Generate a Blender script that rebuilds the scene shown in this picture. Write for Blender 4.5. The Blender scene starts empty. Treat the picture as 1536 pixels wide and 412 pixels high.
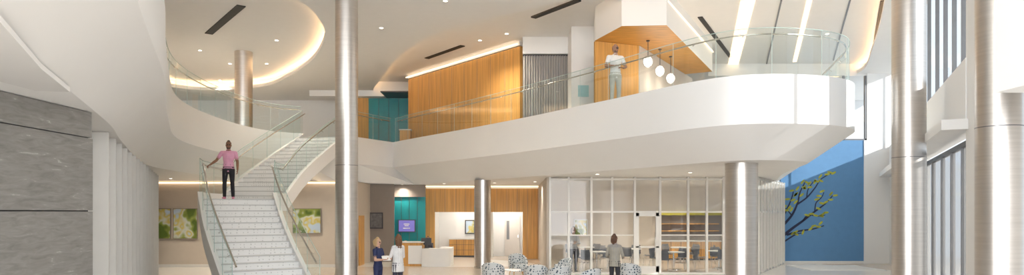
import bpy, math, random
from mathutils import Vector, Matrix, kdtree
from mathutils.geometry import tessellate_polygon
random.seed(7)
SC=bpy.context.scene
H=2.35; F=1024.0; HY=318.0
FL=5.5; CURB=5.7; CREASE=4.5; SOF=3.7; RIB=8.7; REC=9.15
# survey helpers : plan position of a point known to be at height z / at distance d
def pz(px,py,z):
    d=F*(z-H)/(HY-py); return ((px-768)/F*d, d)
def pd(px,py,d): return ((px-768)/F*d, d, H+(HY-py)/F*d)
def px_at(px,d): return (px-768)/F*d

# ---------------------------------------------------------------- materials
def _new(name):
    m=bpy.data.materials.new(name); m.use_nodes=True
    nt=m.node_tree; b=nt.nodes['Principled BSDF']; return m,nt,b
def plain(name,c,rough=.5,metal=0,emit=None,es=0,noise=0,nscale=(4,4,4),bump=0):
    m,nt,b=_new(name)
    b.inputs['Base Color'].default_value=(*c,1); b.inputs['Roughness'].default_value=rough
    b.inputs['Metallic'].default_value=metal
    if emit: 
        b.inputs['Emission Color'].default_value=(*emit,1); b.inputs['Emission Strength'].default_value=es
    tc=nt.nodes.new('ShaderNodeTexCoord'); mp=nt.nodes.new('ShaderNodeMapping'); n=nt.nodes.new('ShaderNodeTexNoise')
    mp.inputs['Scale'].default_value=nscale; n.inputs['Scale'].default_value=1; n.inputs['Detail'].default_value=5
    nt.links.new(tc.outputs['Object'],mp.inputs[0]); nt.links.new(mp.outputs[0],n.inputs['Vector'])
    if noise>0:
        r=nt.nodes.new('ShaderNodeValToRGB')
        r.color_ramp.elements[0].position=.3; r.color_ramp.elements[1].position=.7
        r.color_ramp.elements[0].color=(*[x*(1-noise) for x in c],1)
        r.color_ramp.elements[1].color=(*[min(1,x*(1+noise)) for x in c],1)
        nt.links.new(n.outputs[0],r.inputs[0]); nt.links.new(r.outputs[0],b.inputs['Base Color'])
    if bump>0:
        bp=nt.nodes.new('ShaderNodeBump'); bp.inputs['Strength'].default_value=bump; bp.inputs['Distance'].default_value=.01
        nt.links.new(n.outputs[0],bp.inputs['Height']); nt.links.new(bp.outputs[0],b.inputs['Normal'])
    return m
def emis(name,c,s):
    m=bpy.data.materials.new(name); m.use_nodes=True; nt=m.node_tree; nt.nodes.clear()
    e=nt.nodes.new('ShaderNodeEmission'); o=nt.nodes.new('ShaderNodeOutputMaterial')
    e.inputs[0].default_value=(*c,1); e.inputs[1].default_value=s; nt.links.new(e.outputs[0],o.inputs[0]); return m
def glassm(name,tint,fac,gl=(1,1,1),diff=None,dfac=0,rough=.02,edge=.3):
    m=bpy.data.materials.new(name); m.use_nodes=True; nt=m.node_tree; nt.nodes.clear()
    t=nt.nodes.new('ShaderNodeBsdfTransparent'); g=nt.nodes.new('ShaderNodeBsdfGlossy'); mx=nt.nodes.new('ShaderNodeMixShader')
    lw=nt.nodes.new('ShaderNodeLayerWeight'); lw.inputs[0].default_value=.2
    mt=nt.nodes.new('ShaderNodeMath'); mt.operation='MULTIPLY_ADD'; mt.inputs[1].default_value=edge; mt.inputs[2].default_value=fac
    nt.links.new(lw.outputs['Facing'],mt.inputs[0]); nt.links.new(mt.outputs[0],mx.inputs[0])
    t.inputs[0].default_value=(*tint,1); g.inputs[0].default_value=(*gl,1); g.inputs['Roughness'].default_value=rough
    o=nt.nodes.new('ShaderNodeOutputMaterial')
    nt.links.new(t.outputs[0],mx.inputs[1]); nt.links.new(g.outputs[0],mx.inputs[2])
    out=mx
    if diff:
        d=nt.nodes.new('ShaderNodeBsdfDiffuse'); d.inputs[0].default_value=(*diff,1)
        tr=nt.nodes.new('ShaderNodeBsdfTranslucent'); tr.inputs[0].default_value=(*diff,1)
        a=nt.nodes.new('ShaderNodeMixShader'); a.inputs[0].default_value=.5
        nt.links.new(d.outputs[0],a.inputs[1]); nt.links.new(tr.outputs[0],a.inputs[2])
        m2=nt.nodes.new('ShaderNodeMixShader'); m2.inputs[0].default_value=dfac
        nt.links.new(mx.outputs[0],m2.inputs[1]); nt.links.new(a.outputs[0],m2.inputs[2]); out=m2
    nt.links.new(out.outputs[0],o.inputs[0]); return m

WHITE=plain('white_plaster',(.86,.86,.85),.55,noise=.012,nscale=(.6,.6,.6))
CEIL=plain('ceiling_paint',(.84,.83,.81),.7,noise=.01)
CEIL2=plain('soffit_recess_tone',(.66,.655,.64),.7,noise=.01)
WARMW=plain('warm_wall_paint',(.60,.53,.45),.7,noise=.02)
NICHE=plain('niche_wall_paint',(.60,.55,.50),.7,noise=.02)
TAUPE=plain('taupe_paint',(.26,.22,.19),.6,noise=.03)
BLUE=plain('blue_paint',(.11,.27,.50),.6,noise=.03)
TEAL=plain('teal_panel',(.01,.23,.26),.25,noise=.08,nscale=(3,3,1))
WOOD=plain('honey_wood_veneer',(.64,.335,.09),.45,noise=.2,nscale=(14,14,.5))
WOOD2=plain('oak_ceiling',(.62,.31,.065),.45,noise=.2,nscale=(2,14,2))
STEEL=plain('brushed_steel',(.62,.585,.55),.34,1.0,noise=.06,nscale=(1,1,30))
CHROME=plain('satin_handrail',(.62,.60,.57),.25,1.0,noise=.03)
DARK=plain('dark_frame',(.06,.06,.065),.4,.3,noise=.05)
BLACK=plain('black_slot',(.01,.01,.01),.6,noise=.1)
GREYF=plain('grey_aluminium',(.20,.20,.205),.4,.5,noise=.05)
WFRAME=plain('white_frame',(.74,.73,.70),.4,noise=.02)
CARPET=plain('mezzanine_floor',(.60,.57,.52),.8,noise=.05)
CURT=plain('grey_curtain',(.36,.34,.32),.8,noise=.1,nscale=(10,10,.5))
GLASS=glassm('guard_glass',(.91,.97,.96),.04,edge=.22)
GEDGE=plain('glass_edge_green',(.52,.66,.63),.15,noise=.05)
WGLASS=glassm('window_glass',(.92,.95,.97),.05)
FROST=glassm('frosted_glass',(.95,.95,.92),.05,diff=(.90,.88,.84),dfac=.45)
FROST2=glassm('etched_glass',(.97,.97,.95),.03,diff=(.88,.86,.83),dfac=.16)
GREYG=glassm('grey_door_glass',(.60,.61,.61),.12,diff=(.50,.49,.48),dfac=.4)
COVE=emis('warm_cove_led',(1.0,.62,.32),15)
COVE2=emis('warm_slot_led',(1.0,.72,.46),2.0)
LAMPE=emis('downlight_lens',(1,.9,.75),10)
PEND=emis('pendant_globe',(1,.88,.80),1.6)
LEAF=plain('leaf_green',(.40,.42,.05),.6,noise=.3)
TRUNK=plain('mural_branch',(.025,.03,.07),.7,noise=.1)

def stone_mat():
    m,nt,b=_new('grey_veined_stone'); b.inputs['Roughness'].default_value=.5
    tc=nt.nodes.new('ShaderNodeTexCoord'); mp=nt.nodes.new('ShaderNodeMapping'); mp.inputs['Rotation'].default_value=(.9,0,0); mp.inputs['Scale'].default_value=(1,1.1,6)
    n=nt.nodes.new('ShaderNodeTexNoise'); n.inputs['Scale'].default_value=2.6; n.inputs['Detail'].default_value=12; n.inputs['Distortion'].default_value=.8; n.inputs['Roughness'].default_value=.65
    r=nt.nodes.new('ShaderNodeValToRGB'); e=r.color_ramp.elements
    e[0].position=.30; e[0].color=(.17,.165,.155,1); e[1].position=.64; e[1].color=(.27,.26,.245,1)
    x=r.color_ramp.elements.new(.67); x.color=(.46,.45,.43,1); y=r.color_ramp.elements.new(.70); y.color=(.28,.27,.255,1)
    nt.links.new(tc.outputs['Object'],mp.inputs[0]); nt.links.new(mp.outputs[0],n.inputs['Vector']); nt.links.new(n.outputs[0],r.inputs[0]); nt.links.new(r.outputs[0],b.inputs['Base Color'])
    return m
STONE=stone_mat()
def terrazzo():
    m,nt,b=_new('terrazzo_floor'); b.inputs['Roughness'].default_value=.2
    tc=nt.nodes.new('ShaderNodeTexCoord'); v=nt.nodes.new('ShaderNodeTexVoronoi'); v.inputs['Scale'].default_value=18
    r=nt.nodes.new('ShaderNodeValToRGB'); r.color_ramp.elements[0].color=(.56,.48,.40,1); r.color_ramp.elements[1].color=(.70,.63,.55,1)
    nt.links.new(tc.outputs['Object'],v.inputs['Vector']); nt.links.new(v.outputs['Distance'],r.inputs[0])
    n=nt.nodes.new('ShaderNodeTexNoise'); n.inputs['Scale'].default_value=.12; n.inputs['Detail'].default_value=0
    r2=nt.nodes.new('ShaderNodeValToRGB'); r2.color_ramp.interpolation='CONSTANT'; r2.color_ramp.elements[1].position=.52
    mx=nt.nodes.new('ShaderNodeMix'); mx.data_type='RGBA'; mx.inputs[7].default_value=(.80,.78,.74,1)
    nt.links.new(tc.outputs['Object'],n.inputs['Vector']); nt.links.new(n.outputs[0],r2.inputs[0]); nt.links.new(r2.outputs[0],mx.inputs[0])
    nt.links.new(r.outputs[0],mx.inputs[6]); nt.links.new(mx.outputs[2],b.inputs['Base Color'])
    return m
FLOORM=terrazzo()
def dots(name,bg,fg,scale,th,rnd=.6):
    m,nt,b=_new(name); b.inputs['Roughness'].default_value=.6
    tc=nt.nodes.new('ShaderNodeTexCoord'); v=nt.nodes.new('ShaderNodeTexVoronoi'); v.inputs['Scale'].default_value=scale; v.inputs['Randomness'].default_value=rnd
    r=nt.nodes.new('ShaderNodeValToRGB'); r.color_ramp.interpolation='CONSTANT'; r.color_ramp.elements[0].color=(*fg,1); r.color_ramp.elements[1].color=(*bg,1); r.color_ramp.elements[1].position=th
    nt.links.new(tc.outputs['Object'],v.inputs['Vector']); nt.links.new(v.outputs['Distance'],r.inputs[0]); nt.links.new(r.outputs[0],b.inputs['Base Color']); return m
FABRIC=dots('patterned_upholstery',(.62,.65,.66),(.03,.07,.11),14,.34)
RISER=dots('perforated_riser',(.90,.90,.89),(.66,.66,.65),13,.24,.2)
TREAD=plain('white_tread',(.88,.88,.87),.4,noise=.02)
NOSE=plain('tread_nosing',(.60,.60,.59),.5,noise=.03)
def art_mat():
    m,nt,b=_new('botanical_print'); b.inputs['Roughness'].default_value=.3
    tc=nt.nodes.new('ShaderNodeTexCoord'); n=nt.nodes.new('ShaderNodeTexNoise'); n.inputs['Scale'].default_value=1.5; n.inputs['Detail'].default_value=2
    r=nt.nodes.new('ShaderNodeValToRGB'); e=r.color_ramp.elements
    e[0].position=.35; e[0].color=(.10,.16,.03,1); e[1].position=.60; e[1].color=(.50,.62,.75,1)
    for p,c in ((.43,(.30,.36,.08,1)),(.48,(.62,.66,.62,1)),(.55,(.60,.50,.10,1))):
        x=e.new(p); x.color=c
    nt.links.new(tc.outputs['Object'],n.inputs['Vector']); nt.links.new(n.outputs[0],r.inputs[0]); nt.links.new(r.outputs[0],b.inputs['Base Color']); return m
ART=art_mat()

# ---------------------------------------------------------------- mesh builder
class B:
    def __init__(s): s.v=[];s.f=[];s.m=[];s.s=[];s.mats=[]
    def mi(s,mat):
        if mat not in s.mats: s.mats.append(mat)
        return s.mats.index(mat)
    def add(s,vs,fs,mat,smooth=False):
        o=len(s.v); s.v+= [tuple(v) for v in vs]; k=s.mi(mat)
        for f in fs: s.f.append([i+o for i in f]); s.m.append(k); s.s.append(smooth)
        return s
    def obox(s,c,d,mat,ang=0,M=None):
        hx,hy,hz=d[0]/2,d[1]/2,d[2]/2; R=Matrix.Rotation(ang,3,'Z') if M is None else M
        vs=[Vector(c)+R@Vector((x*hx,y*hy,z*hz)) for x in(-1,1) for y in(-1,1) for z in(-1,1)]
        return s.add(vs,[(0,1,3,2),(4,6,7,5),(0,4,5,1),(2,3,7,6),(0,2,6,4),(1,5,7,3)],mat)
    def box(s,x0,x1,y0,y1,z0,z1,mat): return s.obox(((x0+x1)/2,(y0+y1)/2,(z0+z1)/2),(abs(x1-x0),abs(y1-y0),abs(z1-z0)),mat)
    def wall(s,a,b,t,z0,z1,mat):
        a=Vector(a[:2]);b=Vector(b[:2]);d=b-a;c=(a+b)/2
        return s.obox((c.x,c.y,(z0+z1)/2),(d.length,t,z1-z0),mat,math.atan2(d.y,d.x))
    def tube(s,path,r,mat,n=10,caps=True,smooth=True):
        P=[Vector(p) for p in path]; rs=r if isinstance(r,(list,tuple)) else [r]*len(P); vs=[];fs=[]
        for i,p in enumerate(P):
            t=(P[min(i+1,len(P)-1)]-P[max(i-1,0)]).normalized()
            up=Vector((0,0,1)) if abs(t.z)<.95 else Vector((1,0,0))
            a=t.cross(up).normalized(); b=t.cross(a)
            for k in range(n):
                w=2*math.pi*k/n; vs.append(p+(a*math.cos(w)+b*math.sin(w))*rs[i])
        for i in range(len(P)-1):
            for k in range(n):
                k2=(k+1)%n; fs.append((i*n+k,i*n+k2,(i+1)*n+k2,(i+1)*n+k))
        s.add(vs,fs,mat,smooth)
        if caps:
            s.add(vs[:n],[tuple(range(n))],mat); s.add(vs[-n:],[tuple(range(n))],mat)
        return s
    def lathe(s,c,prof,mat,n=32,smooth=True,a0=0,a1=2*math.pi):
        vs=[];fs=[];full=abs(a1-a0-2*math.pi)<1e-5; cnt=n if full else n+1
        for (r,z) in prof:
            for k in range(cnt):
                w=a0+(a1-a0)*k/n; vs.append((c[0]+r*math.cos(w),c[1]+r*math.sin(w),c[2]+z))
        for i in range(len(prof)-1):
            for k in range(n):
                k2=(k+1)%cnt; fs.append((i*cnt+k,i*cnt+k2,(i+1)*cnt+k2,(i+1)*cnt+k))
        return s.add(vs,fs,mat,smooth)
    def poly(s,loops,z,mat):
        L=[[Vector((p[0],p[1],0)) for p in lp] for lp in loops]
        tris=tessellate_polygon(L); vs=[(p.x,p.y,z) for lp in L for p in lp]
        return s.add(vs,[tuple(t) for t in tris],mat)
    def strips(s,rows,mat,closed=False,smooth=True):
        n=len(rows[0])
        for a,b in zip(rows[:-1],rows[1:]):
            fs=[(i,(i+1)%n,n+(i+1)%n,n+i) for i in range(n if closed else n-1)]
            s.add(list(a)+list(b),fs,mat,smooth)
        return s
    def obj(s,name,loc=(0,0,0),rot=0,parent=None):
        me=bpy.data.meshes.new(name); me.from_pydata(s.v,[],s.f)
        for m in s.mats: me.materials.append(m)
        me.polygons.foreach_set('material_index',s.m); me.polygons.foreach_set('use_smooth',s.s); me.update()
        o=bpy.data.objects.new(name,me); SC.collection.objects.link(o); o.location=loc; o.rotation_euler[2]=rot
        if parent: o.parent=parent
        return o
def catmull(pts,n=8,closed=False):
    P=[Vector(p) for p in pts]; N=len(P); out=[]
    rng=N if closed else N-1
    for i in range(rng):
        if closed: a,b,c,d=P[(i-1)%N],P[i],P[(i+1)%N],P[(i+2)%N]
        else: a,b,c,d=P[max(i-1,0)],P[i],P[i+1],P[min(i+2,N-1)]
        for k in range(n):
            t=k/n; out.append(.5*((2*b)+(c-a)*t+(2*a-5*b+4*c-d)*t*t+(3*b-a-3*c+d)*t**3))
    if not closed: out.append(P[-1])
    return out
def offs(c,off,closed=False):
    n=len(c); r=[]
    for i in range(n):
        a=c[(i-1)%n] if closed else c[max(i-1,0)]; b=c[(i+1)%n] if closed else c[min(i+1,n-1)]
        t=Vector((b[0]-a[0],b[1]-a[1])).normalized(); r.append(Vector((c[i][0]-t.y*off,c[i][1]+t.x*off)))
    return r
def z3(c,z): return [(p[0],p[1],z) for p in c]
def resample(c,step):
    P=[Vector((p[0],p[1])) for p in c]; L=[0]
    for a,b in zip(P[:-1],P[1:]): L.append(L[-1]+(b-a).length)
    n=max(1,round(L[-1]/step)); out=[]
    j=0
    for i in range(n+1):
        t=L[-1]*i/n
        while j<len(L)-2 and L[j+1]<t: j+=1
        u=(t-L[j])/max(1e-6,L[j+1]-L[j]); out.append(P[j].lerp(P[j+1],min(1,u)))
    return out
def WRx(y): return 8.85+.47*(y-13)
def WP(y): return Vector((WRx(y),y))
YB=-8.0   # plan line of the open front (curtain wall side) of the lobby

# ---------------------------------------------------------------- mezzanine
LC=catmull([(-2.1,3.2),(-2.75,4.6),(-4.1,7.6),(-5.5,10.8),(-6.5,12.8),(-7.9,15.7),(-9.5,19.2),(-10.2,21.8),(-10.45,24.8),(-10.25,27.2),(-9.7,28.5),(-8.95,29.0)],6)
RC0=[Vector((-6.9,29.0)),Vector((-6.9,30.4)),Vector((-5.7,32.7))]
RC1=catmull([(-5.7,32.7),(-4.5,31.0),(-1.82,27.4),(.29,24.4),(1.95,21.8),(3.07,20.06),(4.13,18.3),(4.85,17.3),(5.5,16.75),(6.2,16.55),(7.0,16.6),(7.95,16.9),(8.75,17.55),(9.3,18.6),(9.75,20.3),(10.9,24.5),(13.3,31.3)],6)
RC=RC0[:-1]+RC1
close=[(13.3,39),(-20,39),(-20,3.2)]
b=B()
b.poly([[tuple(p[:2]) for p in LC]+[tuple(p[:2]) for p in RC]+close],FL,CARPET)
il=offs(LC,.75); ir=offs(RC0,.6)[:2]+offs(RC1,1.15)
b.poly([[tuple(p[:2]) for p in il]+[tuple(p[:2]) for p in ir]+close],SOF,WHITE)
def fascia(c,low):
    b.strips([z3(c,CURB),z3(c,CREASE)],WHITE)
    b.strips([z3(c,CREASE),z3(low,SOF)],WHITE)
    b.strips([z3(c,CURB),z3(offs(c,.25),CURB)],WHITE)
    b.strips([z3(offs(c,.25),CURB),z3(offs(c,.25),FL)],WHITE)
fascia(LC,il); fascia(RC1,ir[2:])
b.strips([z3(RC0,CURB),z3(RC0,CREASE)],WHITE,smooth=False); b.strips([z3(RC0,CREASE),z3(ir[:3],SOF)],WHITE,smooth=False)
b.strips([[(-8.95,29,FL-.01),(-6.9,29,FL-.01)],[(-8.95,29,CREASE),(-6.9,29,CREASE)],[(il[-1].x,il[-1].y,SOF),(ir[0].x,ir[0].y,SOF)]],WHITE,smooth=False)
# recess in the left soffit, its darker tone put into a dropped panel's colour
pn=[pz(0,22,SOF),pz(62,95,SOF),pz(105,131,SOF),(-5.1,7.3),(-5.1,4.6)]
b.poly([pn],SOF-.05,CEIL2); b.strips([[(p[0],p[1],SOF) for p in pn],[(p[0],p[1],SOF-.05) for p in pn]],CEIL,True,False)
b.obj('mezzanine_balcony')

def guard(name,curve,zb,zt,step=1.35,inn=.12):
    b=B(); g=offs(curve,inn); r=resample(g,step/8)
    n=8; i=0
    while i<len(r)-1:
        seg=r[i:i+n+1]
        if len(seg)<2: break
        s=[Vector(p) for p in seg]; d0=(s[1]-s[0]).normalized()*.008; d1=(s[-1]-s[-2]).normalized()*.008
        s[0]=s[0]+d0; s[-1]=s[-1]-d1
        b.strips([z3(s,zb),z3(s,zt)],GLASS)
        b.tube([(s[0].x,s[0].y,zb),(s[0].x,s[0].y,zt)],.006,GEDGE,4)
        i+=n
    b.tube(z3(r,zt),.009,GEDGE,6)
    h=offs(r,.09); b.tube(z3(h,zt-.13),.02,CHROME,8)
    for k in range(4,len(h),8):
        b.tube([(r[k].x,r[k].y,zt-.2),(h[k].x,h[k].y,zt-.13)],.012,CHROME,6)
    return b.obj(name)
guard('glass_guardrail',LC,CURB,6.85)
guard('glass_guardrail',RC0,CURB,6.85)
guard('glass_guardrail',RC1,CURB,6.85)

# ---------------------------------------------------------------- ground floor slab
b=B(); b.box(-24,24,YB,42,-.2,0,FLOORM); b.obj('floor')
# ---------------------------------------------------------------- ceiling
holeL=catmull([pz(445,0,RIB),pz(476,25,RIB),pz(487,55,RIB),pz(468,90,RIB),pz(430,116,RIB),pz(385,131,RIB),(-17,35),(-18.5,28),(-16,20),(-11,15.5),(-7.6,16.6)],8,True)
holeR=catmull([(-7.3,36.2),pz(572,118,RIB),pz(600,84,RIB),pz(650,53,RIB),pz(730,30,RIB),pz(800,13,RIB),pz(850,0,RIB),(3.2,18.2),(5.5,15.8),(8,15.8),(9.9,18.0),(14.0,26.5),(15.8,32),(13,37.0),(0,38),(-6,37.8)],8,True)
def area(c): return sum(c[i][0]*c[(i+1)%len(c)][1]-c[(i+1)%len(c)][0]*c[i][1] for i in range(len(c)))/2
outl=[(-21,YB),(8.05,YB),(8.05,11),(9.0,13),(17.9,32),(20.5,38),(20.5,40),(-21,40)]
b=B()
b.poly([outl,[tuple(p[:2]) for p in holeL],[tuple(p[:2]) for p in holeR]],RIB,CEIL)
for hc in (holeL,holeR):
    sg=-1 if area(hc)>0 else 1
    o=lambda d: offs(hc,sg*d,True)
    b.strips([z3(hc,RIB),z3(hc,RIB+.16)],CEIL,True)
    b.strips([z3(hc,RIB+.16),z3(o(.32),RIB+.16)],CEIL,True)
    b.strips([z3(o(.12),RIB+.175),z3(o(.18),RIB+.175)],COVE,True)
    b.strips([z3(o(.32),RIB+.16),z3(o(.32),REC)],CEIL,True)
    b.poly([[tuple(p) for p in o(.32)]],REC,CEIL)
b.poly([outl],REC+.15,CEIL)
b.obj('ceiling')
b=B()
def slot(p0,p1,z,w,mat,bb):
    a=Vector(pz(*p0,z)); c=Vector(pz(*p1,z)); bb.wall(a,c,w,z-.03,z+.02,mat)
slot((313,50),(362,8),REC,.28,BLACK,b); slot((640,87),(694,68),REC,.22,BLACK,b)
slot((450,163),(488,151),REC,.25,BLACK,b); slot((800,26),(868,0),RIB,.20,BLACK,b)
slot((1308,96),(1326,0),REC,.20,BLACK,b); slot((1096,85),(1050,25),REC,.16,BLACK,b)
b.obj('linear_air_diffuser')
b=B()
slot((1098,104),(1122,0),REC,.45,COVE2,b); slot((1192,92),(1214,0),REC,.16,COVE2,b)
slot((1150,95),(1172,0),REC,.05,GREYF,b); slot((1250,90),(1275,0),REC,.05,GREYF,b)
b.obj('ceiling_light_slot')
def downlight(x,y,z,power,ang=2.2,col=(1,.90,.76)):
    b=B(); b.lathe((x,y,z),[(.09,0),(.09,-.02),(.065,-.02)],WFRAME,16); b.lathe((x,y,z),[(.065,-.018),(.001,-.018)],LAMPE,16,False)
    b.obj('recessed_downlight')
    l=bpy.data.lights.new('downlight_lamp','SPOT'); l.energy=power; l.spot_size=ang; l.spot_blend=1; l.color=col; l.shadow_soft_size=.08
    lo=bpy.data.objects.new('downlight_lamp',l); SC.collection.objects.link(lo); lo.location=(x,y,z-.06)
for p in ((300,75),(345,95),(415,60),(400,95),(330,120),(720,60),(560,128),(760,50)):
    x,y=pz(*p,REC); downlight(x,y,REC,330)
for x,y in ((-4.5,23.5),(-2,20.5),(3.5,24),(8,24),(12,26),(7,19.5)): downlight(x,y,REC if x>3 else RIB,330)
for x,y in ((-13.5,27),(-11.5,27.5),(-9,27.5),(-5.3,33),(-3.2,32.0),(-.8,31),(1.0,30.0),(3,24.0),(6,23.0),(8.3,23.5),(-11.5,19.5),(-9.6,15.4),(-7.2,11.0)):
    downlight(x,y,SOF,140,2.6)

# ---------------------------------------------------------------- columns
def column(x,y,r,z0,z1):
    b=B(); b.lathe((x,y,0),[(r,z0),(r,z1)],STEEL,48)
    b.lathe((x,y,0),[(r+.012,z0),(r+.012,z0+.1),(r,z0+.1)],CHROME,48,False)
    if z1-z0>5:
        b.lathe((x,y,0),[(r+.002,3.62),(r+.002,3.635)],GREYF,48,False)
    b.obj('steel_column')
column(-4.53,18.7,.305,0,RIB); column(-11.4,29,.365,FL,REC); column(-1.24,28.8,.35,0,SOF)
column(6.35,18.9,.435,0,SOF); column(9.3,16,.36,0,REC); column(7.35,10.3,.31,0,RIB)
# ---------------------------------------------------------------- left side
b=B()
b.box(-6.6,-5.65,2,9.2,0,2.36,STONE); b.box(-6.6,-5.65,2,9.2,2.375,3.335,STONE); b.box(-6.6,-5.665,2,9.2,3.35,SOF-.01,STONE)
b.box(-6.58,-5.70,2.02,9.18,0,SOF-.02,DARK); 
b.obj('wall_stone')
b=B()
A=Vector((-6.95,11.4)); E=Vector((-13.0,24.7)); b.wall(A+Vector((-.25,0)),E+Vector((-.25,0)),.1,0,SOF-.01,WFRAME)
b.wall((-6.5,9.2),(-7.1,11.4),.1,0,SOF-.01,WFRAME)
d=(E-A); n=14; ang=math.atan2(d.y,d.x); nn=Vector((d.y,-d.x)).normalized()
for i in range(n+1):
    p=A+d*i/n; c=p+nn*.02; b.obox((c.x,c.y,SOF/2),(.06,.34,SOF-.02),WFRAME,ang)
for z in (2.36,3.45,.1):
    b.wall(A,E,.12,z,z+.07,WFRAME)
b.wall((-13.25,24.7),(-15.4,29.3),.1,0,SOF-.01,TAUPE)
b.obj('wall_left')
b=B()
b.box(-15.5,-6.75,29.3,29.45,0,SOF-.01,WARMW); b.box(-15.4,-6.8,29.2,29.28,SOF-.12,SOF-.06,COVE2)
b.box(-15.5,-6.75,29.26,29.3,0,.12,WFRAME)
b.obj('wall_back_left')
b=B(); b.box(-21.1,-21,YB,40,0,9.3,WHITE); b.box(-20.1,-20,3.2,39,FL,REC,WHITE); b.obj('wall_left_outer')
b=B(); b.box(-21,20,38.8,39,FL,REC,WHITE); b.obj('wall_back')
def pic(name,px0,px1,py0,py1,d,mat,frame=None,t=.03,w=.05):
    x0,_,z1=pd(px0,py0,d); x1,_,z0=pd(px1,py1,d); b=B()
    b.box(x0,x1,d-t,d,z0,z1,mat)
    if frame:
        for q in ((x0-w,x1+w,z1,z1+w),(x0-w,x1+w,z0-w,z0),(x0-w,x0,z0-w,z1+w),(x1,x1+w,z0-w,z1+w)): b.box(q[0],q[1],d-t-.02,d,q[2],q[3],frame)
    return b.obj(name)
for q in ((231,256,313,357),(261,296,313,357),(440,481,313,349)): pic('botanical_art_panel',*q,29.24,ART,TAUPE,.03,.02)
# ---------------------------------------------------------------- centre back, ground
b=B()
b.box(px_at(553,32.5),px_at(591,32.5),32.5,32.62,0,SOF-.01,TAUPE); b.box(-6.85,-6.75,29.3,32.6,0,SOF-.01,WARMW); b.obj('wall_taupe')
pic('framed_noticeboard',556,573,320,341,32.49,plain('notice',(.16,.15,.15),.3,noise=.3,nscale=(8,8,8)),DARK)
b=B(); b.box(-6.74,-6.68,30.0,30.9,0,2.2,WOOD); b.obj('door_1')
b=B(); b.box(px_at(590,33.4),px_at(638,33.4),33.4,33.55,0,3.1,TEAL); b.box(px_at(590,33.4),px_at(638,33.4),33.3,33.55,3.1,SOF-.01,TAUPE)
for i in range(1,4):
    x=px_at(590+12*i,33.4); b.box(x-.008,x+.008,33.385,33.4,0,3.1,DARK)
b.obj('wall_teal')
SCR=plain('screen_image',(.08,.07,.20),.2,0,(.14,.12,.35),.9,noise=.1)
b=B(); x0,_,z1=pd(597,329,33.3); x1,_,z0=pd(623,348,33.3); b.box(x0,x1,33.3,33.38,z0,z1,DARK); b.box(x0+.04,x1-.04,33.285,33.3,z0+.04,z1-.04,SCR)
for k,(w,zz) in enumerate(((.28,.40),(.2,.32),(.34,.20))): b.box((x0+x1)/2-w/2,(x0+x1)/2+w/2,33.275,33.284,z0+zz-.02,z0+zz+.02,WFRAME)
b.obj('wall_monitor')
yw=34.5; xa=px_at(637,yw); xb=px_at(822,yw); oa=px_at(652,yw); ob=px_at(784,yw)
b=B(); b.box(xa,oa,yw,yw+.15,0,2.36,WOOD); b.box(ob,xb+.3,yw,yw+.15,0,2.36,WOOD); b.box(xa,xb+.3,yw,yw+.15,2.36,SOF-.16,WOOD)
b.box(xa,xb+.3,yw+.02,yw+.15,SOF-.16,SOF-.01,WFRAME); b.box(xa,xb,yw-.1,yw-.05,SOF-.08,SOF-.03,COVE2)
for i in range(1,12):
    x=xa+(xb-xa)*i/12; 
    b.box(x-.005,x+.005,yw-.003,yw,2.36 if oa<x<ob else 0,SOF-.16,TAUPE)
b.obj('wall_wood')
b=B(); b.box(oa-.3,ob+.3,36.6,36.7,0,2.6,WHITE); b.box(oa-.1,oa,yw+.15,36.6,0,2.5,WHITE); b.box(ob,ob+.1,yw+.15,36.6,0,2.5,WHITE); b.box(oa-.1,ob+.1,yw+.15,36.7,2.5,2.55,WHITE)
mx=px_at(738,35.5); b.box(mx-.06,mx+.06,35.3,36.6,0,2.5,WHITE); b.obj('wall_alcove')
b=B(); x0=px_at(757,36.5); x1=px_at(780,36.5); b.box(x0,x1,36.52,36.59,0,2.1,plain('white_door',(.70,.66,.62),.4,noise=.02)); b.box(x0+.1,x0+.25,36.5,36.52,.9,1.9,GREYF); b.box(x1-.12,x1-.08,36.46,36.52,1.0,1.15,CHROME); b.obj('door_2')
pic('framed_print',699,711,331,349,36.55,ART,DARK)
l=bpy.data.lights.new('alcove_lamp','POINT'); l.energy=24; l.color=(1,.9,.78); l.shadow_soft_size=.2; o=bpy.data.objects.new('alcove_lamp',l); SC.collection.objects.link(o); o.location=(-2.4,35.6,2.3)
l=l.copy(); o=bpy.data.objects.new('alcove_lamp',l); SC.collection.objects.link(o); o.location=(-.2,35.6,2.3)
b=B(); x0=px_at(674,36); x1=px_at(718,36); b.box(x0,x1,35.9,36.5,.08,.92,WOOD); b.box(x0-.03,x1+.03,35.86,36.55,.92,.97,WFRAME); b.box(x0+.05,x1-.05,35.95,36.45,0,.08,DARK)
for i in range(1,4):
    x=x0+(x1-x0)*i/4; b.box(x-.008,x+.008,35.89,35.9,.1,.92,DARK)
for z in (.36,.64): b.box(x0,x1,35.89,35.9,z,z+.012,DARK)
b.obj('wood_credenza')
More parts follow.
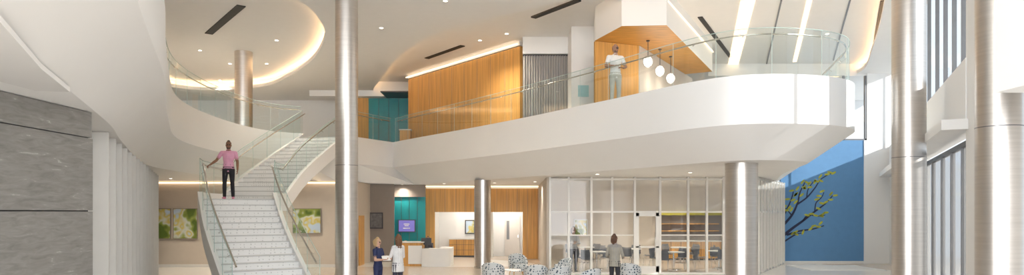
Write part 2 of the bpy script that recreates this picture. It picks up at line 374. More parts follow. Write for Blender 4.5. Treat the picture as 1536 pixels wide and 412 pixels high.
# reception desk
b=B(); xl,xr=px_at(600,30),px_at(677,30)
cur=[Vector((xl+1.0,29.6)),Vector((xl+1.4,29.45)),Vector((xr-.35,29.5)),Vector((xr-.08,29.7)),Vector((xr,30.1)),Vector((xr,31.2))]
cc=catmull([tuple(p) for p in cur],6)
b.strips([z3(cc,0),z3(cc,.78)],WHITE); b.strips([z3(cc,.78),z3(offs(cc,.55),.78)],WHITE); b.strips([z3(offs(cc,.55),.78),z3(offs(cc,.55),0)],WHITE)
b.box(xl+.02,xl+1.05,29.75,30.3,0,1.02,WOOD); b.box(xl-.03,xl+1.1,29.7,30.35,1.02,1.07,WFRAME)
b.box(xl+.4,xl+1.0,29.73,29.75,.1,.9,WHITE)
b.box(xl+.02,xl+.1,29.9,31.3,0,1.05,WOOD)
b.obj('reception_desk')
b=B(); xm=px_at(640,29.8); b.box(xm-.25,xm+.2,29.85,29.88,.93,1.23,DARK); b.box(xm-.05,xm+.02,29.88,29.91,.79,1.0,DARK); b.box(xm-.12,xm+.1,29.8,29.95,.782,.80,DARK); b.obj('desk_monitor')

# ---------------------------------------------------------------- glazed dining room
gy=26.0; gx0=px_at(825,gy); gx1=9.35
b=B()
pxs=[825,853,887,918,952,990,1032,1060,1085,1112,1137]
xs=[px_at(p,gy) for p in pxs]
def fr(x0,x1,z0,z1,t=.08): b.box(x0,x1,gy-t/2,gy+t/2,z0,z1,WFRAME)
for x in xs: fr(x-.04,x+.04,0,SOF-.01,.12)
for z in (2.33,SOF-.13,.0): fr(xs[0],xs[-1],z,z+.07)
for a,c in zip(xs[:-1],xs[1:]):
    door=abs(a-px_at(952,gy))<.01
    if not door: fr(a,c,1.46,1.50)
    b.add([(a+.03,gy,2.4),(c-.03,gy,2.4),(c-.03,gy,SOF-.13),(a+.03,gy,SOF-.13)],[(0,1,2,3)],FROST)
    if door:
        fr(a+.035,a+.16,.07,2.33,.06); fr(c-.16,c-.035,.07,2.33,.06); fr(a,c,.07,.3,.06); fr(a,c,2.2,2.33,.06); fr(a,c,1.0,1.06,.06)
        b.tube([(c-.2,gy-.09,.8),(c-.2,gy-.09,1.4)],.015,CHROME,8)
        b.add([(a+.03,gy,.07),(c-.03,gy,.07),(c-.03,gy,2.33),(a+.03,gy,2.33)],[(0,1,2,3)],WGLASS)
    else:
        b.add([(a+.03,gy,.07),(c-.03,gy,.07),(c-.03,gy,1.46),(a+.03,gy,1.46)],[(0,1,2,3)],WGLASS)
        b.add([(a+.03,gy,1.5),(c-.03,gy,1.5),(c-.03,gy,2.33),(a+.03,gy,2.33)],[(0,1,2,3)],WGLASS)
        b.add([(a+.03,gy-.01,.95),(c-.03,gy-.01,.95),(c-.03,gy-.01,1.45),(a+.03,gy-.01,1.45)],[(0,1,2,3)],FROST2)
S0=Vector((gx1,gy)); S1=Vector((12.35,31.1)); n=9
for i in range(n+1):
    p=S0.lerp(S1,i/n); b.obox((p.x,p.y,SOF/2),(.08,.16,SOF-.02),WFRAME,math.atan2(S1.y-S0.y,S1.x-S0.x))
    if i<n:
        q=S0.lerp(S1,(i+1)/n)
        b.add([(p.x,p.y,2.4),(q.x,q.y,2.4),(q.x,q.y,SOF-.1),(p.x,p.y,SOF-.1)],[(0,1,2,3)],FROST)
        b.add([(p.x,p.y,.1),(q.x,q.y,.1),(q.x,q.y,2.33),(p.x,p.y,2.33)],[(0,1,2,3)],FROST2)
for z in (0,2.33,SOF-.13): b.wall(S0,S1,.08,z,z+.07,WFRAME)
b.obj('window_glazed_partition')
b=B()
b.box(gx0-.12,gx0-.02,gy+.1,34.5,0,SOF-.01,WARMW); b.box(gx0-.1,12.3,34.4,34.5,0,SOF-.01,WARMW)
b.box(px_at(985,34.2),px_at(1085,34.2)+2.5,34.3,34.4,0,2.2,TAUPE)
b.box(px_at(985,34.2),px_at(1085,34.2)+2.5,34.0,34.4,2.2,2.45,plain('lime_band',(.50,.44,.05),.5,noise=.05))
b.obj('wall_dining_room')
b=B(); x0=px_at(990,33.8); x1=px_at(1080,33.8)
b.box(x0,x1,33.6,34.28,.08,.9,WOOD); b.box(x0-.03,x1+.03,33.55,34.28,.9,.95,WFRAME); b.box(x0+.05,x1-.05,33.7,34.28,0,.08,DARK)
for i in range(1,6):
    x=x0+(x1-x0)*i/6; b.box(x-.01,x+.01,33.59,33.6,.1,.9,DARK)
for z in (1.4,1.75): b.box(x0,x1,33.95,34.28,z,z+.04,WOOD)
b.obj('kitchen_counter')
pic('framed_print',862,880,330,352,34.38,ART,WFRAME)
for x,y in ((3.5,29.5),(6.5,29.5),(9.3,30.5),(5,32),(8,32.5)): downlight(x,y,SOF,190,2.6)

def chair_mesh():
    b=B(); G=plain('chair_shell',(.12,.13,.15),.5,noise=.05)
    for sx in(-1,1):
        for sy in(-1,1): b.tube([(sx*.17,sy*.17,.44),(sx*.22,sy*.22,0)],.012,CHROME,6)
    rows=[]
    for t in range(9):
        u=t/8
        if u<.5: y=-.22+u*2*.40; z=.46-.02*math.sin(u*2*math.pi)
        else: y=.18+(u-.5)*2*.09; z=.46+((u-.5)*2)**.9*.38
        rows.append([(x*.22*(1 if u<.8 else 1-.6*(u-.8)),y-(.05*x*x if u>.5 else 0),z+.02*x*x) for x in (-1,-.6,-.2,.2,.6,1)])
    b.strips(rows,G); b.strips([[ (p[0],p[1]+.012,p[2]-.015) for p in r] for r in rows],G)
    return b
tabs=((3.5,28.2),(5.3,30.3),(6.6,27.9),(8.7,28.7),(7.8,31.6),(10.2,30.9),(3.4,31.8))
def table(x,y):
    b=B(); h=.74
    b.lathe((0,0,0),[(.001,h),(.45,h),(.45,h-.03),(.001,h-.03)],WFRAME,32,False); b.tube([(0,0,h-.03),(0,0,.03)],.035,CHROME,12); b.lathe((0,0,0),[(.001,.03),(.28,.015),(.28,0)],CHROME,24)
    b.obj('round_dining_table',(x,y,0))
cmo=None
for (tx,ty) in tabs:
    table(tx,ty)
    for k in range(4):
        a=k*math.pi/2+.6+tx
        x=tx+.78*math.sin(a); y=ty-.78*math.cos(a)
        if cmo is None: cmo=chair_mesh().obj('dining_chair',(x,y,0),a+math.pi)
        else:
            o=bpy.data.objects.new('dining_chair',cmo.data); SC.collection.objects.link(o); o.location=(x,y,0); o.rotation_euler[2]=a+math.pi

# ---------------------------------------------------------------- lounge chairs
def lounge(px,topy,rot,dz=.8):
    d=(H-dz)*F/(topy-HY); x=px_at(px,d)
    b=B()
    n=24
    outer=[];inner=[];hh=[]
    for k in range(n+1):
        a=math.pi*(-.12)+math.pi*1.24*k/n; hz=.56+.24*max(0,math.sin(a))**.5
        outer.append((.37*math.cos(a),.36*math.sin(a)));inner.append((.28*math.cos(a),.27*math.sin(a)));hh.append(hz)
    o0=[(p[0]*.92,p[1]*.92,.16) for p in outer]; o1=[(p[0],p[1],h-.03) for p,h in zip(outer,hh)]
    m1=[((p[0]+q[0])/2,(p[1]+q[1])/2,h) for p,q,h in zip(outer,inner,hh)]
    i1=[(p[0],p[1],h-.03) for p,h in zip(inner,hh)]; i0=[(p[0],p[1],.3) for p in inner]
    b.strips([o0,o1],FABRIC); b.strips([o1,m1],FABRIC); b.strips([m1,i1],FABRIC); b.strips([i1,i0],FABRIC)
    for e in (0,n): b.add([o0[e],o1[e],m1[e],i1[e],i0[e]],[(0,1,2,3,4)],FABRIC)
    b.obox((0,-.05,.23),(.58,.58,.14),FABRIC); b.obox((0,-.07,.37),(.53,.58,.14),FABRIC)
    for sx in(-1,1):
        for sy in(-1,1): b.tube([(sx*.22,sy*.22-.02,.18),(sx*.27,sy*.27-.02,0)],[.022,.013],WOOD,8)
    b.obj('lounge_chair',(x,d,0),rot)
lounge(740,392,math.pi*.95); lounge(777,380,math.pi*.1); lounge(804,395,math.pi*1.0); lounge(842,386,-.5*math.pi+.3); lounge(944,393,math.pi*.9); lounge(838,397,math.pi*1.1); lounge(882,401,math.pi*1.2,.8)
b=B(); b.lathe((0,0,0),[(.001,.46),(.3,.46),(.3,.43),(.001,.43)],WFRAME,32,False); b.tube([(0,0,.43),(0,0,.02)],.025,CHROME,10); b.lathe((0,0,0),[(.001,.03),(.2,.015),(.2,0)],CHROME,24); b.obj('side_table',(px_at(768,22.6),22.6,0))

# ---------------------------------------------------------------- blue wall, mural
yb=31.25
b=B(); b.box(12.3,16.25,yb,yb+.15,0,5.64,BLUE); b.box(12.3,16.25,yb-.03,yb,0,.12,WFRAME); b.obj('wall_blue')
b=B(); b.box(16.25,17.6,yb,yb+.15,0,REC,WHITE); b.box(16.1,16.25,yb-.05,yb+.15,0,5.64,WHITE); b.box(9,16.3,yb+.05,yb+.15,8.6,REC,WHITE)
b.obj('wall_back_right')
b=B(); 
for x in (13.8,15.2,16.2): b.box(x-.04,x+.04,yb+.02,yb+.12,5.64,8.6,GREYF)
b.box(12.4,16.25,yb+.02,yb+.12,5.64,5.72,GREYF); b.add([(12.4,yb+.07,5.7),(16.25,yb+.07,5.7),(16.25,yb+.07,8.6),(12.4,yb+.07,8.6)],[(0,1,2,3)],WGLASS)
b.obj('window_1')
b=B(); ym=yb-.006
def br(pts,r0,r1):
    c=catmull([(*p,0) for p in pts],5); n=len(c); P=[]
    for p in c: x,_,z=pd(p.x,p.y,yb); P.append(Vector((x,ym,z)))
    up=[];dn=[]
    for i,p in enumerate(P):
        t=(P[min(i+1,n-1)]-P[max(i-1,0)]).normalized(); q=Vector((-t.z,0,t.x))*(r0+(r1-r0)*i/(n-1)); up.append(p+q); dn.append(p-q)
    b.strips([up,dn],TRUNK,smooth=False); return P
tips=[]
for pts,r0,r1 in (([(1176,352),(1190,341),(1204,331),(1222,317),(1238,305),(1249,293)],.07,.02),([(1180,352),(1200,346),(1220,343),(1236,338)],.05,.02),
    ([(1176,336),(1188,322),(1196,305),(1200,288),(1208,272)],.06,.02),([(1196,306),(1210,296),(1222,282),(1232,268),(1250,258)],.04,.018),
    ([(1176,322),(1182,310),(1187,298),(1190,287)],.04,.018),([(1204,331),(1212,322),(1226,324),(1238,322)],.03,.015),([(1222,317),(1224,304),(1232,296),(1236,288)],.03,.015),
    ([(1210,296),(1212,284),(1220,272)],.03,.015),([(1176,362),(1192,352),(1202,349)],.04,.02),([(1187,322),(1182,316),(1178,312)],.03,.015)):
    tips.append(br(pts,r0,r1))
for P in tips:
    for k in range(len(P)//2,len(P),3):
        for s_ in (-1,1):
            if random.random()<.15: continue
            p=P[k]; a=random.uniform(-.5,1.2); cx=p[0]+random.uniform(.06,.17)*s_; cz=p[2]+random.uniform(0,.14); L=.13; Wd=.05
            dx,dz=math.cos(a),math.sin(a); vs=[]
            for t in range(10):
                w=2*math.pi*t/10; u=L*math.cos(w); v=Wd*math.sin(w); vs.append((cx+dx*u-dz*v,ym-.003,cz+dz*u+dx*v))
            b.add(vs,[tuple(range(10))],LEAF)
b.obj('tree_mural')
b=B(); b.box(px_at(1195,29),px_at(1325,29)-.6,27.6,30.2,0,.015,plain('pale_rug',(.66,.68,.68),.9,noise=.05)); b.obj('area_rug')

# ---------------------------------------------------------------- right wall
b=B()
b.wall((7.95,10),(7.95,YB),.25,0,9.2,WHITE); b.wall(WP(10.2),WP(13.3),.25,0,9.2,WHITE)
b.wall(WP(13.2),WP(31.2),.3,3.95,5.35,WHITE); b.wall(WP(13.2),WP(31.2),.3,8.9,9.3,WHITE)
b.wall(WP(13.2)-Vector((.35,0)),WP(31)-Vector((.35,0)),.5,3.95,4.15,WHITE)
b.wall(WP(20.2),WP(31.2),.25,0,3.95,WHITE)
b.obj('wall_right')
b=B()
for y in [13.3,14.3,15.4,16.6,17.9,19.4,21.2,23.2,25.6,28.3,31]:
    p=WP(y); b.obox((p.x,p.y,7.1),(.06,.09,3.6),GREYF,math.atan2(1,.47))
for z in (5.35,8.8): b.wall(WP(13.3),WP(31),.1,z,z+.09,GREYF)
p0,p1=WP(13.3),WP(31); b.add([(p0.x,p0.y,5.4),(p1.x,p1.y,5.4),(p1.x,p1.y,8.85),(p0.x,p0.y,8.85)],[(0,1,2,3)],WGLASS)
b.obj('window_2')
b=B()
for y in [13.3,14.3,15.6,17.0,18.6,20.2]:
    p=WP(y); b.obox((p.x,p.y,1.9),(.08,.09,3.8),GREYF,math.atan2(1,.47))
for z in (0,3.7): b.wall(WP(13.3),WP(20.2),.1,z,z+.1,DARK)
p0,p1=WP(13.3),WP(20.2); b.add([(p0.x,p0.y,0),(p1.x,p1.y,0),(p1.x,p1.y,3.8),(p0.x,p0.y,3.8)],[(0,1,2,3)],GREYG)
b.obj('door_glazed_entrance')
b=B(); b.box(5.66,7.8,6.5,8.0,3.75,RIB-.01,WHITE); b.obj('bulkhead')

# ---------------------------------------------------------------- mezzanine level walls
b=B()
a=Vector((.37,27.2)); c=Vector((-5.1,34.0)); b.wall(a,c,.15,FL,8.95,WOOD)
dv=(c-a).normalized(); nv=Vector((dv.y,-dv.x)); nv=nv if nv.y<0 else -nv
b.wall(a+nv*.2,c+nv*.2,.05,9.0,9.05,COVE2)
for i in range(1,9):
    p=a.lerp(c,i/9)+nv*.076; b.obox((p.x,p.y,7.2),(.010,.010,3.4),TAUPE,0)
b.wall(a+nv*.03,c+nv*.03,.15,8.98,REC,WHITE)
b.obj('wall_wood_upper')
b=B(); b.box(px_at(553,36),px_at(616,36),36,36.15,FL,8.35,TEAL)
for i in range(1,4): x=px_at(553+15*i,36); b.box(x-.01,x+.01,35.98,36,FL,8.35,DARK)
b.box(px_at(535,36.2),px_at(553,36.2),36.2,36.3,FL,8.4,WOOD); b.box(px_at(470,36.3),px_at(620,36.3),35.6,36.3,8.4,REC,WHITE)
b.box(px_at(575,35),px_at(616,35),34.2,36,8.36,8.42,DARK)
b.obj('wall_teal_upper')
b=B(); b.box(px_at(600,33),px_at(616,33),32.9,33.2,FL,6.3,WOOD); b.box(px_at(599,33),px_at(617,33),32.87,33.23,6.3,6.35,WFRAME); b.obj('wood_cabinet')
b=B(); x0,x1=px_at(784,26.6),px_at(858,26.6); row=[]
n=90
for i in range(n+1): row.append((x0+(x1-x0)*i/n,26.6+.05*math.sin(i*1.35)))
b.strips([z3(row,FL),z3(row,8.45)],CURT); b.tube([(x0,26.6,8.46),(x1,26.6,8.46)],.03,DARK,8); b.obj('grey_curtain')
b=B(); b.box(x0,x1,26.5,26.7,8.5,REC,WHITE); b.box(x0,x1,27.6,27.7,FL,REC,WHITE)
b.box(px_at(857,25),px_at(898,25),25,26.8,FL,REC,WHITE); b.obj('wall_mezzanine')
pic('room_sign',867,883,128,145,24.98,plain('sign_teal',(.35,.62,.65),.4,noise=.05))
# pendant room
b=B()
can=[(2.75,22.6),(3.35,20.85),(4.7,20.75),(8.1,27.6),(6.2,28.6),(3.0,25.0)]
b.poly([can],8.03,WOOD2)
cl=[Vector(p) for p in can]
b.strips([z3(cl,8.03),z3(cl,REC)],WHITE,True,False)
b.wall((4.78,20.9),(8.1,27.5),.04,8.78,8.82,COVE2)
b.obj('wood_canopy')
b=B(); b.wall((2.75,22.7),(4.3,23.3),.12,FL,8.02,WOOD); b.obj('wall_wood_niche')
b=B(); b.wall((4.3,23.3),(7.6,29.0),.12,FL,8.02,NICHE); b.obj('wall_niche')
for (p,q) in (((972,93),22.6),((990,107),23.8),((1006,118),24.9)):
    x,y,z=pd(*p,q); b=B()
    b.lathe((x,y,z),[(.02,.2),(.09,.17),(.155,.08),(.16,0),(.12,-.12),(.05,-.17),(.001,-.175)],PEND,20)
    for k in range(8):
        w=k*math.pi/4; b.tube([(x+r*math.cos(w),y+r*math.sin(w),z+h) for r,h in ((.03,.2),(.1,.17),(.165,.08),(.17,0),(.13,-.12),(.05,-.175))],.007,TAUPE,4)
    b.tube([(x,y,z+.19),(x,y,8.03)],.012,DARK,6); b.lathe((x,y,8.03),[(.06,0),(.06,-.03),(.001,-.03)],DARK,16); b.obj('pendant_lamp')
    l=bpy.data.lights.new('pendant_light','POINT'); l.energy=9; l.color=(1,.85,.7); l.shadow_soft_size=.15; o=bpy.data.objects.new('pendant_light',l); SC.collection.objects.link(o); o.location=(x,y,z-.4)

# ---------------------------------------------------------------- staircase
W=2.0
NR1=16; NR2=16; rise=FL/32
def plan(pts,n=10):
    return resample(catmull([Vector((p[0],p[1],0)) for p in pts],n),.05)
p1=plan([(-5.75,16.75),(-6.6,17.95),(-7.5,19.3),(-8.35,20.8)]); p2=plan([(-8.35,20.8),(-8.75,22.0),(-8.8,23.3)]); p3=plan([(-8.8,23.3),(-8.75,25.0),(-8.4,27.0),(-7.93,29.0)])
full=p1+p2[1:]+p3[1:]
L=[0]
for a,c in zip(full[:-1],full[1:]): L.append(L[-1]+(c-a).length)
l1=L[len(p1)-1]; l2=L[len(p1)+len(p2)-2]; l3=L[-1]
def at(s):
    s=max(0,min(l3,s))
    lo,hi=0,len(L)-2
    while lo<hi:
        m_=(lo+hi+1)//2
        if L[m_]<=s: lo=m_
        else: hi=m_-1
    u=(s-L[lo])/(L[lo+1]-L[lo]); p=full[lo].lerp(full[lo+1],u)
    i0=max(0,lo-12); i1=min(len(full)-1,lo+13); t=(full[i1]-full[i0]).normalized(); return p,Vector((t.y,-t.x))
def zs(s):
    if s<=l1: return 2.75*s/l1
    if s<=l2: return 2.75
    return 2.75+2.75*(s-l2)/(l3-l2)
def edge(s,o): p,n_=at(s); return p+n_*o
b=B(); hw=W/2
segs=[]
for i in range(NR1): segs.append((l1*i/NR1,l1*(i+1)/NR1,rise*(i+1)))
segs[-1]=(segs[-1][0],l2,2.75)
for i in range(NR2): segs.append((l2+(l3-l2)*i/NR2,l2+(l3-l2)*(i+1)/NR2,2.75+rise*(i+1)))
prev=0
for s0,s1,z in segs:
    k=max(1,int((s1-s0)/.2)); 
    for q in range(k):
        a=s0+(s1-s0)*q/k-(.02 if q==0 else 0); c=s0+(s1-s0)*(q+1)/k
        l0,r0,l_1,r1=edge(a,-hw),edge(a,hw),edge(c,-hw),edge(c,hw)
        b.add([(l0.x,l0.y,z),(r0.x,r0.y,z),(r1.x,r1.y,z),(l_1.x,l_1.y,z)],[(0,1,2,3)],TREAD)
        if q==0:
            b.add([(l0.x,l0.y,z),(r0.x,r0.y,z),(r0.x,r0.y,z-.03),(l0.x,l0.y,z-.03)],[(0,1,2,3)],NOSE)
            e0,e1=edge(s0,-hw),edge(s0,hw)
            b.add([(e0.x,e0.y,z-.03),(e1.x,e1.y,z-.03),(e1.x,e1.y,prev),(e0.x,e0.y,prev)],[(0,1,2,3)],RISER)
    prev=z
ss=[l3*i/110 for i in range(111)]
def rail(o,dz): return [(*edge(s,o),zs(s)+dz) for s in ss]
def clampz(r): return [(p[0],p[1],max(0.0,p[2])) for p in r]
for sd in (-1,1):
    o0,o1=sd*hw,sd*(hw+.12)
    b.strips([rail(o0,-.1),rail(o0,.22),rail(o1,.22),clampz(rail(o1,-.36)),clampz(rail(o0,-.36))],WHITE,smooth=False)
b.strips([clampz(rail(-hw,-.35)),clampz(rail(hw,-.35))],WHITE)
b.obj('grand_staircase')
for sd in (-1,1):
    b=B(); o=sd*(hw+.06)
    lo_,hi_=rail(o,.2),rail(o,1.22)
    for i in range(0,110,8):
        e=min(i+8,110); b.strips([lo_[i:e+1],hi_[i:e+1]],GLASS); b.tube([lo_[i],hi_[i]],.007,GEDGE,4)
    b.tube(hi_,.010,GEDGE,6); b.tube([lo_[0],hi_[0]],.010,GEDGE,6)
    hr=rail(sd*(hw-.03),1.06); b.tube(hr,.024,CHROME,8)
    for i in range(4,110,8): b.tube([rail(o,1.0)[i],hr[i]],.011,CHROME,6)
    b.obj('stair_glass_balustrade')

# ---------------------------------------------------------------- people
MC={}
def cm_(name,c,r=.7):
    if name not in MC: MC[name]=plain(name,c,r,noise=.06,nscale=(9,9,9))
    return MC[name]
def person(name,loc,ang,h,col,A,legs=None,headang=0,sleeve='short',hair='short',coat=None,female=False,lean=0):
    V=[];Fc=[];lab=[]
    def tube(path,rad,label,side=(1,0,0),n=14,ends=True):
        P=[Vector(p) for p in path]; R=[(r,r) if not isinstance(r,tuple) else r for r in rad]
        Q=[];QR=[]
        for i in range(len(P)-1):
            k=max(1,int((P[i+1]-P[i]).length/.025))
            for j in range(k):
                t=j/k; Q.append(P[i].lerp(P[i+1],t)); QR.append((R[i][0]*(1-t)+R[i+1][0]*t,R[i][1]*(1-t)+R[i+1][1]*t))
        Q.append(P[-1]);QR.append(R[-1])
        if ends:
            d0=(Q[0]-Q[1]).normalized(); d1=(Q[-1]-Q[-2]).normalized(); r0,r1=QR[0],QR[-1]; m0,m1=min(r0),min(r1)
            Q=[Q[0]+d0*m0*.9,Q[0]+d0*m0*.6]+Q+[Q[-1]+d1*m1*.6,Q[-1]+d1*m1*.9]
            QR=[(r0[0]*.35,r0[1]*.35),(r0[0]*.8,r0[1]*.8)]+QR+[(r1[0]*.8,r1[1]*.8),(r1[0]*.35,r1[1]*.35)]
        o=len(V)
        for i,p in enumerate(Q):
            t=(Q[min(i+1,len(Q)-1)]-Q[max(i-1,0)]).normalized(); s=Vector(side); a=(s-t*s.dot(t))
            if a.length<.05: s=Vector((0,1,0)); a=s-t*s.dot(t)
            a.normalize(); c=t.cross(a)
            for k in range(n):
                w=2*math.pi*k/n; V.append(p+a*math.cos(w)*QR[i][0]+c*math.sin(w)*QR[i][1]); lab.append(label)
        for i in range(len(Q)-1):
            for k in range(n):
                k2=(k+1)%n; Fc.append((o+i*n+k,o+i*n+k2,o+(i+1)*n+k2,o+(i+1)*n+k))
        Fc.append(tuple(o+k for k in range(n))[::-1]); Fc.append(tuple(o+(len(Q)-1)*n+k for k in range(n)))
    sw=.165 if female else .19; f=.93 if female else 1
    tube([(0,0,.93),(0,0,1.02),(0,.0,1.12),(0,-.005,1.26),(0,0,1.36),(0,.005,1.425),(0,.005,1.455)],
         [(.168*(1.03 if female else 1),.115),(.155*f,.11),(.143*f,.105),(.165*f,.122),(.178*f,.115),(.15*f,.09),(.085,.07)],'top')
    tube([(0,.005,1.44),(0,-.005,1.50),(0,-.01,1.56)],[.058*f,.052*f,.052*f],'skin')
    tube([(0,.0,.86),(0,.0,.95),(0,0,.98)],[(.15,.105),(.170*(1.03 if female else 1),.118),(.158,.11)],'bottom')
    legs=legs or {-1:((-.09,0,.90),(-.10,-.01,.49),(-.10,.02,.08),0),1:((.09,0,.90),(.10,-.01,.49),(.10,.02,.08),0)}
    for s_,(hp,kn,an,foot) in legs.items():
        tube([hp,tuple((Vector(hp)+Vector(kn))/2),kn],[.092,.078,.060],'bottom'); mid=Vector(kn)*.65+Vector(an)*.35
        tube([kn,mid,(an[0],an[1],an[2]+.02)],[.060,.060,.050],'bottom')
        a=Vector(an); fd=Matrix.Rotation(foot,3,'Z')@Vector((0,-1,0)); sd=Matrix.Rotation(foot,3,'Z')@Vector((1,0,0))
        base=Vector((a.x,a.y,a.z-.04)); tube([base-fd*.04,base+fd*.06,base+fd*.15],[(.036,.038),(.042,.034),(.036,.024)],'shoe',tuple(sd))
    for s_,(el,wr,hd,pn) in A.items():
        sh=Vector((s_*sw,.005,1.405)); el=Vector(el);wr=Vector(wr)
        tube([(s_*.10,.005,1.41),tuple(sh)],[.06,.058],'top')
        if sleeve=='short':
            c=sh.lerp(el,.6); tube([sh,c],[.062,.056],'top'); tube([sh,el],[.045,.041],'skin'); tube([el,el.lerp(wr,.35),wr],[.041,.040,.027],'skin')
        else:
            tube([sh,el],[.060,.047],'coat' if coat else 'top'); tube([el,el.lerp(wr,.35),wr],[.047,.046,.036],'coat' if coat else 'top')
        hd=Vector(hd).normalized(); pn=Vector(pn); pn=(pn-hd*pn.dot(hd)).normalized(); ac=hd.cross(pn).normalized()
        tube([wr-hd*.01,wr+hd*.03,wr+hd*.085],[(.026,.017),(.036,.016),(.038,.013)],'skin',tuple(ac))
        th=-s_
        for k,(of,ln) in enumerate(((-.030,.060),(-.010,.068),(.010,.074),(.030,.068))):
            of*=th; p=wr+hd*.083+ac*of; d1=(hd*.9+pn*.35+ac*of*2).normalized(); d2=(hd*.5+pn*.85).normalized(); d3=(hd*.0+pn).normalized()
            q=p+d1*ln*.5; r=q+d2*ln*.32; t_=r+d3*ln*.25
            tube([p,q,r,t_],[.0092,.0088,.0082,.0075],'skin',n=8)
        p=wr+hd*.03+ac*.03*th; q=p+(hd*.6+ac*th*.8+pn*.25).normalized()*.035; r=q+(hd*.9+ac*th*.25+pn*.4).normalized()*.032
        tube([p,q,r],[.013,.011,.009],'skin',n=8)
    if coat:
        zl=coat; tube([(0,.0,zl),(0,.0,.85),(0,0,1.0),(0,0,1.15),(0,0,1.28),(0,.005,1.38),(0,.005,1.43)],[(.20,.15),(.195,.145),(.175,.13),(.160,.125),(.175,.135),(.18,.12),(.12,.09)],'coat',ends=False)
    o=len(V)
    tube([(0,-.028,1.530),(0,-.018,1.550),(0,-.006,1.585),(0,0,1.63),(0,.004,1.68),(0,.006,1.715),(0,.008,1.74)],[(.030,.034),(.048,.058),(.063,.080),(.073,.092),(.075,.096),(.062,.081),(.034,.045)],'skin',n=20)
    tube([(0,-.090,1.652),(0,-.104,1.622),(0,-.104,1.615)],[.008,.012,.013],'skin',n=8)
    for s_ in(-1,1):
        tube([(s_*.074,.008,1.60),(s_*.078,.012,1.645)],[(.008,.016),(.010,.02)],'skin',n=8)
        tube([(s_*.022,-.088,1.645),(s_*.038,-.084,1.645)],[.009,.009],'eye',n=8)
        tube([(s_*.018,-.094,1.664),(s_*.045,-.086,1.666)],[.006,.005],'hair',n=6)
    tube([(-.02,-.086,1.577),(.02,-.086,1.577)],[.007,.007],'lip',n=6)
    if hair=='short':
        tube([(0,.022,1.69),(0,.016,1.72),(0,.012,1.752)],[(.081,.094),(.073,.090),(.045,.055)],'hair',n=18)
        tube([(0,.055,1.60),(0,.04,1.68)],[(.06,.05),(.072,.062)],'hair')
        tube([(-.055,-.03,1.555),(-.03,-.062,1.540),(0,-.072,1.535),(.03,-.062,1.540),(.055,-.03,1.555)],[.016]*5,'beard',n=8)
    elif hair=='bald':
        tube([(-.05,-.035,1.56),(0,-.068,1.538),(.05,-.035,1.56)],[.013]*3,'beard',n=8)
    else:
        tube([(0,.024,1.68),(0,.018,1.72),(0,.014,1.758)],[(.087,.098),(.078,.092),(.045,.055)],'hair',n=18)
        bt=1.42 if hair=='long' else 1.52
        tube([(0,.07,bt),(0,.065,1.56),(0,.045,1.68)],[(.075,.035),(.098,.06),(.085,.07)],'hair')
        for s_ in(-1,1): tube([(s_*.075,.02,bt+.02),(s_*.082,.015,1.60),(s_*.072,.0,1.70)],[.026,.028,.024],'hair',n=10)
        if hair=='pony': tube([(0,.11,1.70),(0,.15,1.66),(0,.14,1.55)],[.035,.035,.02],'hair')
    R=Matrix.Rotation(headang,3,'Z')
    for i in range(o,len(V)): 
        V[i]=R@V[i]
    S=h/1.76; V2=[v*S for v in V]
    me=bpy.data.meshes.new(name+'_src'); me.from_pydata(V2,[],Fc); me.update()
    ob=bpy.data.objects.new(name+'_src',me); SC.collection.objects.link(ob)
    m=ob.modifiers.new('r','REMESH'); m.mode='VOXEL'; m.voxel_size=.0085; m2=ob.modifiers.new('s','SMOOTH'); m2.factor=.5; m2.iterations=2
    dg=bpy.context.evaluated_depsgraph_get(); res=bpy.data.meshes.new_from_object(ob.evaluated_get(dg))
    bpy.data.objects.remove(ob)
    if len(res.polygons)<50: res=me
    kd=kdtree.KDTree(len(V2))
    for i,v in enumerate(V2): kd.insert(v,i)
    kd.balance()
    names=[];idx=[]
    for p in res.polygons:
        _,i,_=kd.find(p.center); l_=lab[i]
        if l_ not in names: names.append(l_)
        idx.append(names.index(l_))
    for l_ in names:
        c=col.get(l_,{'eye':(.03,.02,.02),'lip':(.35,.12,.10),'beard':col['hair']}.get(l_,(.5,.5,.5)))
        res.materials.append(cm_('%s_%s'%(name,l_),c))
    res.polygons.foreach_set('material_index',idx); res.polygons.foreach_set('use_smooth',[True]*len(idx)); res.name=name
    ob=bpy.data.objects.new(name,res); SC.collection.objects.link(ob); ob.location=loc; ob.rotation_euler[2]=ang
    return ob
DOWN={-1:((-.25,.02,1.13),(-.26,-.05,.89),(0,-.1,-1),(1,0,0)),1:((.25,.02,1.13),(.26,-.05,.89),(0,-.1,-1),(-1,0,0))}
person('man_on_stairs',(-8.78,21.15,2.75),.25,1.80,dict(skin=(.24,.12,.07),top=(.76,.38,.54),bottom=(.015,.015,.02),shoe=(.75,.30,.42),hair=(.015,.012,.01)),
  {-1:((-.34,-.02,1.17),(-.50,-.12,1.03),(-.5,-.6,-.4),(0,0,-1)),1:DOWN[1]},headang=.1,
  legs={-1:((-.09,0,.90),(-.11,-.04,.49),(-.12,.03,.08),-.15),1:((.09,0,.90),(.11,-.03,.49),(.12,.05,.08),.2)})
person('man_on_mezzanine',(px_at(921,20.82)+.04,20.82,FL),.25,1.96,dict(skin=(.33,.18,.12),top=(.80,.80,.80),bottom=(.46,.45,.40),shoe=(.6,.6,.58),hair=(.05,.04,.04)),
  {-1:((-.28,-.02,1.15),(-.13,-.20,1.13),(.8,-.2,.2),(0,.3,-1)),1:((.30,-.02,1.16),(.15,-.21,1.08),(-.8,-.1,.2),(0,.3,-1))},headang=.5,hair='bald')
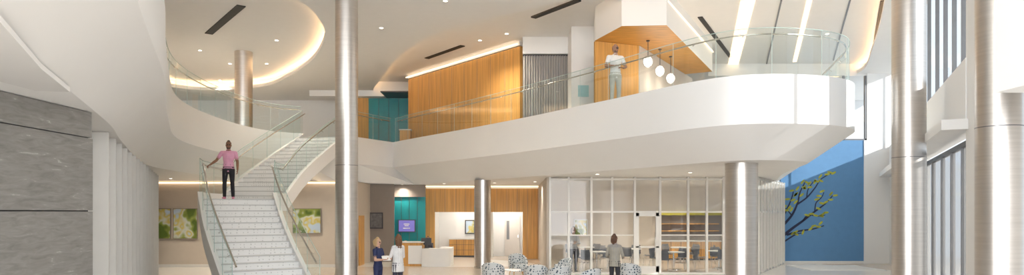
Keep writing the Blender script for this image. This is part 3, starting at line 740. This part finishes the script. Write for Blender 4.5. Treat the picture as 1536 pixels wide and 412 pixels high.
person('woman_in_scrubs',(px_at(567,19),19,0),1.15,1.63,dict(skin=(.62,.38,.28),top=(.02,.03,.10),bottom=(.02,.03,.10),shoe=(.6,.6,.6),hair=(.52,.36,.18)),
  {-1:((-.22,-.06,1.12),(-.12,-.30,1.13),(.2,-1,.1),(0,0,1)),1:((.22,-.06,1.12),(.10,-.30,1.11),(-.2,-1,.1),(0,0,1))},hair='pony',female=True)
person('doctor_in_white_coat',(px_at(597,19.2),19.2,0),-2.3,1.71,dict(skin=(.55,.33,.24),top=(.70,.70,.72),coat=(.82,.82,.83),bottom=(.05,.05,.08),shoe=(.05,.05,.05),hair=(.16,.08,.04)),
  {-1:((-.24,-.05,1.12),(-.14,-.28,1.10),(.2,-1,.1),(0,0,1)),1:((.24,-.05,1.12),(.12,-.28,1.10),(-.2,-1,.1),(0,0,1))},sleeve='long',hair='long',coat=.70,female=True)
b=B(); b.obox((0,0,0),(.22,.30,.006),plain('paper',(.85,.85,.83),.6,noise=.02)); pp=b.obj('paper_sheet',(px_at(577,18.95)+.05,18.9,1.08),.4); pp.rotation_euler[0]=.4
person('woman_in_cardigan',(px_at(922,20),20,0),2.7,1.69,dict(skin=(.50,.30,.22),top=(.3,.3,.3),coat=(.36,.34,.29),bottom=(.03,.03,.04),shoe=(.05,.05,.05),hair=(.10,.05,.03)),
  {-1:((-.25,-.02,1.13),(-.20,-.20,1.05),(.3,-1,.1),(0,0,1)),1:((.25,.0,1.13),(.22,-.22,1.05),(-.3,-1,.1),(0,0,1))},sleeve='long',hair='bob',coat=.80,female=True,headang=-.5)
person('woman_in_dining_room',(px_at(862,27)-.05,27,0),.2,1.76,dict(skin=(.5,.3,.22),top=(.45,.45,.46),bottom=(.04,.04,.05),shoe=(.05,.05,.05),hair=(.08,.05,.03)),
  {-1:((-.25,-.02,1.13),(-.06,-.2,1.16),(1,-.1,.1),(0,1,0)),1:((.25,.0,1.13),(.06,-.22,1.13),(-1,-.1,.1),(0,1,0))},sleeve='long',hair='bob',female=True)
person('receptionist',(px_at(642,31.0),31.0,-.42),.1,1.66,dict(skin=(.5,.3,.22),top=(.06,.06,.08),bottom=(.04,.04,.05),shoe=(.05,.05,.05),hair=(.05,.03,.02)),
  {-1:((-.23,-.08,1.14),(-.14,-.30,1.18),(0,-1,0),(0,0,-1)),1:((.23,-.08,1.14),(.14,-.30,1.18),(0,-1,0),(0,0,-1))},sleeve='long',hair='bob',female=True,
  legs={-1:((-.09,0,.90),(-.11,-.42,.88),(-.11,-.42,.50),0),1:((.09,0,.90),(.11,-.42,.88),(.11,-.42,.50),0)})
b=B(); b.lathe((0,0,0),[(.001,.42),(.22,.41),(.24,.38),(.2,.36),(.001,.36)],DARK,24); b.tube([(0,0,.38),(0,0,.06)],.03,CHROME,8)
for k in range(5): w=k*1.2566; b.tube([(0,0,.1),(.28*math.cos(w),.28*math.sin(w),.04)],.02,DARK,6)
b.obox((0,.24,.72),(.4,.05,.45),DARK); b.obox((0,.25,.45),(.06,.03,.2),DARK); b.obj('office_chair',(px_at(642,31.0),31.05,0))

# ---------------------------------------------------------------- outside, light, camera
w=bpy.data.worlds.new('World'); SC.world=w; w.use_nodes=True; nt=w.node_tree; bg=nt.nodes['Background']
bg.inputs[0].default_value=(.82,.91,1.0,1); bg.inputs[1].default_value=1.0
s=bpy.data.lights.new('sun','SUN'); s.energy=3.2; s.angle=.009; s.color=(1,.97,.92); so=bpy.data.objects.new('sun',s); SC.collection.objects.link(so)
so.rotation_euler=Vector((.7,-.62,.40)).to_track_quat('Z','Y').to_euler()
# added fill lamp, unseen behind the camera, brightens the lobby from the front
l=bpy.data.lights.new('front_fill_light','AREA'); l.shape='RECTANGLE'; l.size=26; l.size_y=8.2; l.energy=3500; l.color=(.985,.985,1)
o=bpy.data.objects.new('front_fill_light',l); SC.collection.objects.link(o); o.location=(-6.5,YB+.1,4.4); o.rotation_euler=(math.pi/2,0,0)
cam=bpy.data.cameras.new('Camera'); co=bpy.data.objects.new('Camera',cam); SC.collection.objects.link(co); SC.camera=co
co.location=(0,0,H); co.rotation_euler=(math.pi/2,0,0); cam.sensor_fit='HORIZONTAL'; cam.sensor_width=36; cam.lens=F/1536*36; cam.shift_y=(HY-206)/1536; cam.clip_end=200
SC.view_settings.view_transform='Standard'; SC.view_settings.exposure=.42; SC.view_settings.look='None'
